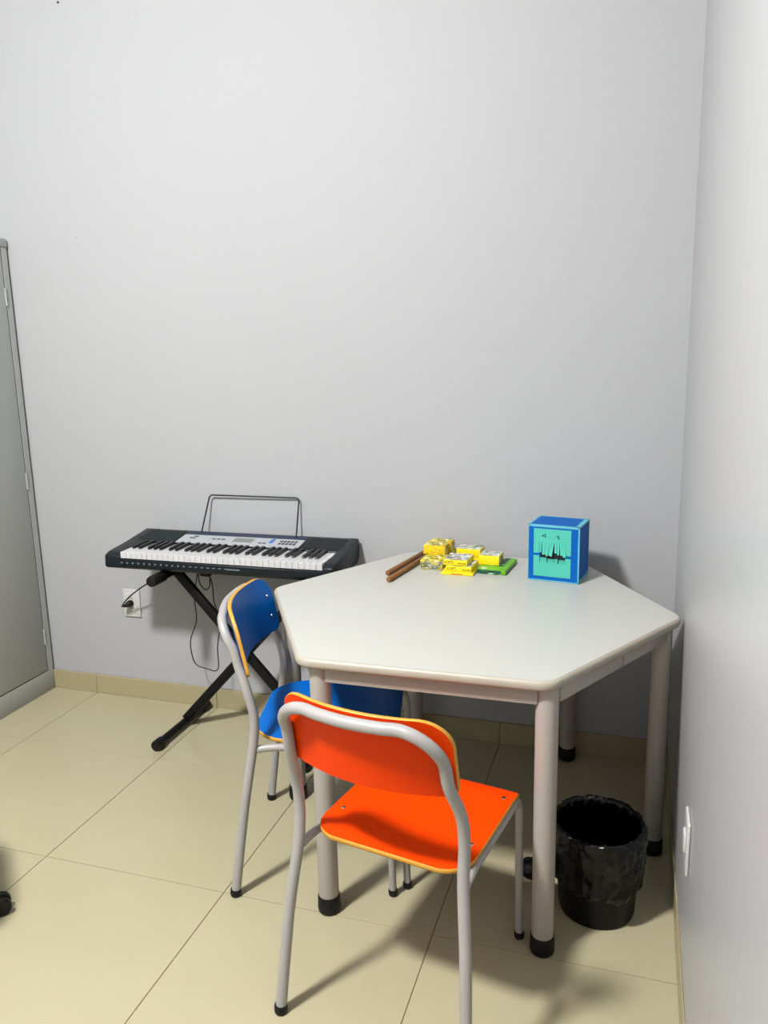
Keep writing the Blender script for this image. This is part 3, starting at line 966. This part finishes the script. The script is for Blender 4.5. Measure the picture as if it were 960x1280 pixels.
# modelling-clay packs
def pack(label, x, y, z, w, d, h, rot, side, topm, name='yellow_carton', group='small yellow cartons on the table', front=None, ends=None):
    t_ = thing(name, label, 'carton', (x, y, z + 0.0002), R(rot), group)
    b_ = obj('carton', nbox((-w / 2, -d / 2, 0), (w / 2, d / 2, h), 0.0012, 2), side, t_)
    obj('top_label', nbox((-w / 2 + 0.002, -d / 2 + 0.004, h - 0.001), (w / 2 - 0.002, d / 2 - 0.003, h + 0.0005)), topm, t_, smooth=0, label='printed top')
    if front:
        obj('front_label', nbox((-w / 2 + 0.0015, -d / 2 - 0.0004, 0.002), (w / 2 - 0.0015, -d / 2 + 0.001, h - 0.002)), front, t_, smooth=0, label='printed front')
    obj('end_flap', nbox((w / 2 - 0.001, -d / 2 + 0.003, 0.002), (w / 2 + 0.0005, d / 2 - 0.003, h - 0.002)), ends or side, t_, smooth=0)
    return t_, b_


def front_text(t_, b_, s, x, z, size, d, m='ink'):
    mtx = Matrix.Translation((x, -d / 2 - 0.0006, z)) @ Matrix.Rotation(R(90), 4, 'X')
    text_part('printed_text', s, size, m, t_, mtx, 'printed word')


h1 = 0.032
pack('yellow printed carton with a silver front, bottom front of the tall stack by the sticks', 1.600, 0.860, TT, 0.078, 0.090, h1, -1, 'top_print', 'top_print', front='label_print')
pack('yellow carton at the bottom back of the tall stack, under the rear top one', 1.606, 0.962, TT, 0.078, 0.090, h1, -1, 'top_print', 'top_print')
pack('yellow carton with plain golden front on top of the tall stack by the sticks', 1.591, 0.922, TT + h1 + 0.001, 0.078, 0.058, h1, -1, 'yellow_print', 'top_print', ends='top_print')
pack('yellow carton on top of the tall stack, behind the golden-fronted one', 1.599, 0.982, TT + h1 + 0.001, 0.078, 0.056, h1, -2, 'yellow_print', 'top_print', ends='top_print')

a_, b_ = pack('flat yellow carton sheet lying lowest under the lettered cartons', 1.699, 0.816, TT, 0.108, 0.095, 0.009, 0, 'yellow', 'yellow', name='flat_yellow_carton')
obj('red_print_mark', nbox((-0.020, -0.0481, 0.003), (0.018, -0.047, 0.006)), mat('red_print', srgb(200, 90, 20), 0.5), a_, smooth=0)
a_, b_ = pack('yellow lettered carton in the middle of the front stack of three', 1.704, 0.826, TT + 0.0100, 0.088, 0.096, 0.018, -3, 'yellow', 'white_print_top')
front_text(a_, b_, 'SOFT', -0.024, 0.009, 0.014, 0.096)
front_text(a_, b_, 'Acrilex', 0.027, 0.008, 0.010, 0.096)
a_, b_ = pack('yellow lettered carton with white printed lid topping the front stack of three', 1.691, 0.832, TT + 0.0292, 0.082, 0.094, 0.018, -3, 'yellow', 'white_print_top')
front_text(a_, b_, 'SOFT', -0.022, 0.009, 0.014, 0.094)
front_text(a_, b_, 'Acrilex', 0.024, 0.008, 0.010, 0.094)
for i, (z, lb) in enumerate(((TT, 'yellow carton at the bottom of the pair behind the lettered stack'), (TT + 0.0206, 'yellow carton with white printed lid topping the pair behind the lettered stack'))):
    pack(lb, 1.709 - 0.004 * i, 0.966, z, 0.086, 0.066, 0.020 if i == 0 else 0.028, -3, 'yellow', 'white_print_top')
# green flat box
gt = thing('green_carton', 'flat green carton with dark printed front edge under a yellow carton', 'carton', (1.811, 0.888, TT + 0.0002), R(-5))
bm = bmesh.new()
box(bm, (-0.046, -0.083, 0), (0.044, 0.083, 0.0155), 0.0012, 2)
obj('carton', bm, 'green', gt)
obj('front_label', nbox((-0.0455, -0.0835, 0.001), (0.036, -0.082, 0.0145)), 'green_dark', gt, smooth=0, label='dark green printed front')
obj('top_label', nbox((-0.044, -0.03, 0.0148), (0.030, 0.080, 0.0159)), 'green_dark', gt, smooth=0, label='dark green printed top')
bm = bmesh.new()
tube(bm, [(0.044, -0.082, 0.0082), (0.044, 0.082, 0.0082)], 0.0078, 14)
obj('rounded_spine', bm, 'green', gt, smooth=60, label='bright green rounded side')
obj('white_emblem', lathe(bmesh.new(), [(0.010, 0.0150), (0.010, 0.0160), (0.002, 0.0160)], c=(-0.026, -0.066, 0), n=18), 'plate', gt)
pack('yellow carton with dark printed lid sitting on the flat green carton', 1.791, 0.896, TT + 0.0165, 0.070, 0.072, 0.032, -3, 'yellow', 'white_print_top', ends='top_print')

# ================================================================ OFFICE CHAIR (only a caster reaches into the frame)
oc = thing('swivel_chair', 'black swivel chair whose black caster shows at the left edge of the photo', 'chair', (0.655 - 0.300 * math.cos(R(45)), -0.240 - 0.300 * math.sin(R(45)), 0), R(45.0))
hub = obj('hub', lathe(bmesh.new(), [(0.02, 0.075), (0.036, 0.078), (0.034, 0.12), (0.026, 0.13), (0.025, 0.40), (0.012, 0.405)], n=20), 'stand', oc)
for k in range(5):
    a = R(72 * k)
    c, s_ = math.cos(a), math.sin(a)
    o = obj('base_arm', tube(bmesh.new(), [(0.02 * c, 0.02 * s_, 0.095), (0.15 * c, 0.15 * s_, 0.085), (0.292 * c, 0.292 * s_, 0.068)], [0.019, 0.017, 0.013], 10), 'chrome', oc)
    cs = bmesh.new()
    ctr = Vector((0.300 * c, 0.300 * s_, 0.0265))
    ax = Vector((-s_, c, 0))
    q = Vector((0, 0, 1)).rotation_difference(ax).to_matrix()
    for sg in (-1, 1):
        lathe(cs, [(0.006, -0.009), (0.023, -0.009), (0.026, -0.006), (0.026, 0.006), (0.023, 0.009), (0.006, 0.009)], c=ctr + ax * 0.013 * sg, n=20, axis=q)
    w_ = obj('caster', cs, 'rubber', o, label='black twin-wheel caster')
    obj('caster_stem', tube(bmesh.new(), [(0.292 * c, 0.292 * s_, 0.030), (0.292 * c, 0.292 * s_, 0.072)], 0.007, 10), 'chrome', o)
bm = bmesh.new()
prism(bm, rounded_poly([(-0.20, -0.20), (0.20, -0.20), (0.20, 0.20), (-0.20, 0.20)], 0.09, 6), 0.41, 0.47, 0.02, 3)
obj('seat', bm, 'fabric', oc)
bm = bmesh.new()
xprism(bm, [(-0.02, 0.60), (0.02, 0.60), (0.03, 0.90), (-0.01, 0.90)], -0.19, 0.19, 0.012, 3)
br_ = obj('backrest', bm, 'fabric', oc)
br_.rotation_euler = (0, 0, R(90))
br_.location = (-0.22, 0, 0)
obj('back_bracket', tube(bmesh.new(), [(-0.12, 0, 0.415), (-0.25, 0, 0.42), (-0.258, 0, 0.62)], 0.012, 10), 'stand', oc)

# little marks left in the paint of the back wall
for x, z, lb, m_ in ((0.126, 2.767, 'small dark nail stub high on the wall above the cabinet', 'hole'), (0.105, 1.935, 'small white filler plug in the wall beside the cabinet top', 'plate')):
    nl = obj('nail_stub' if m_ == 'hole' else 'wall_plug', lathe(bmesh.new(), [(0.004, 0.002), (0.004, -0.002), (0.002, -0.004)], n=10, axis=Matrix.Rotation(R(-90), 3, 'X')), m_)
    nl.location = (x, YB - 0.0005, z)
    nl['label'] = lb
    nl['category'] = 'nail' if m_ == 'hole' else 'plug'
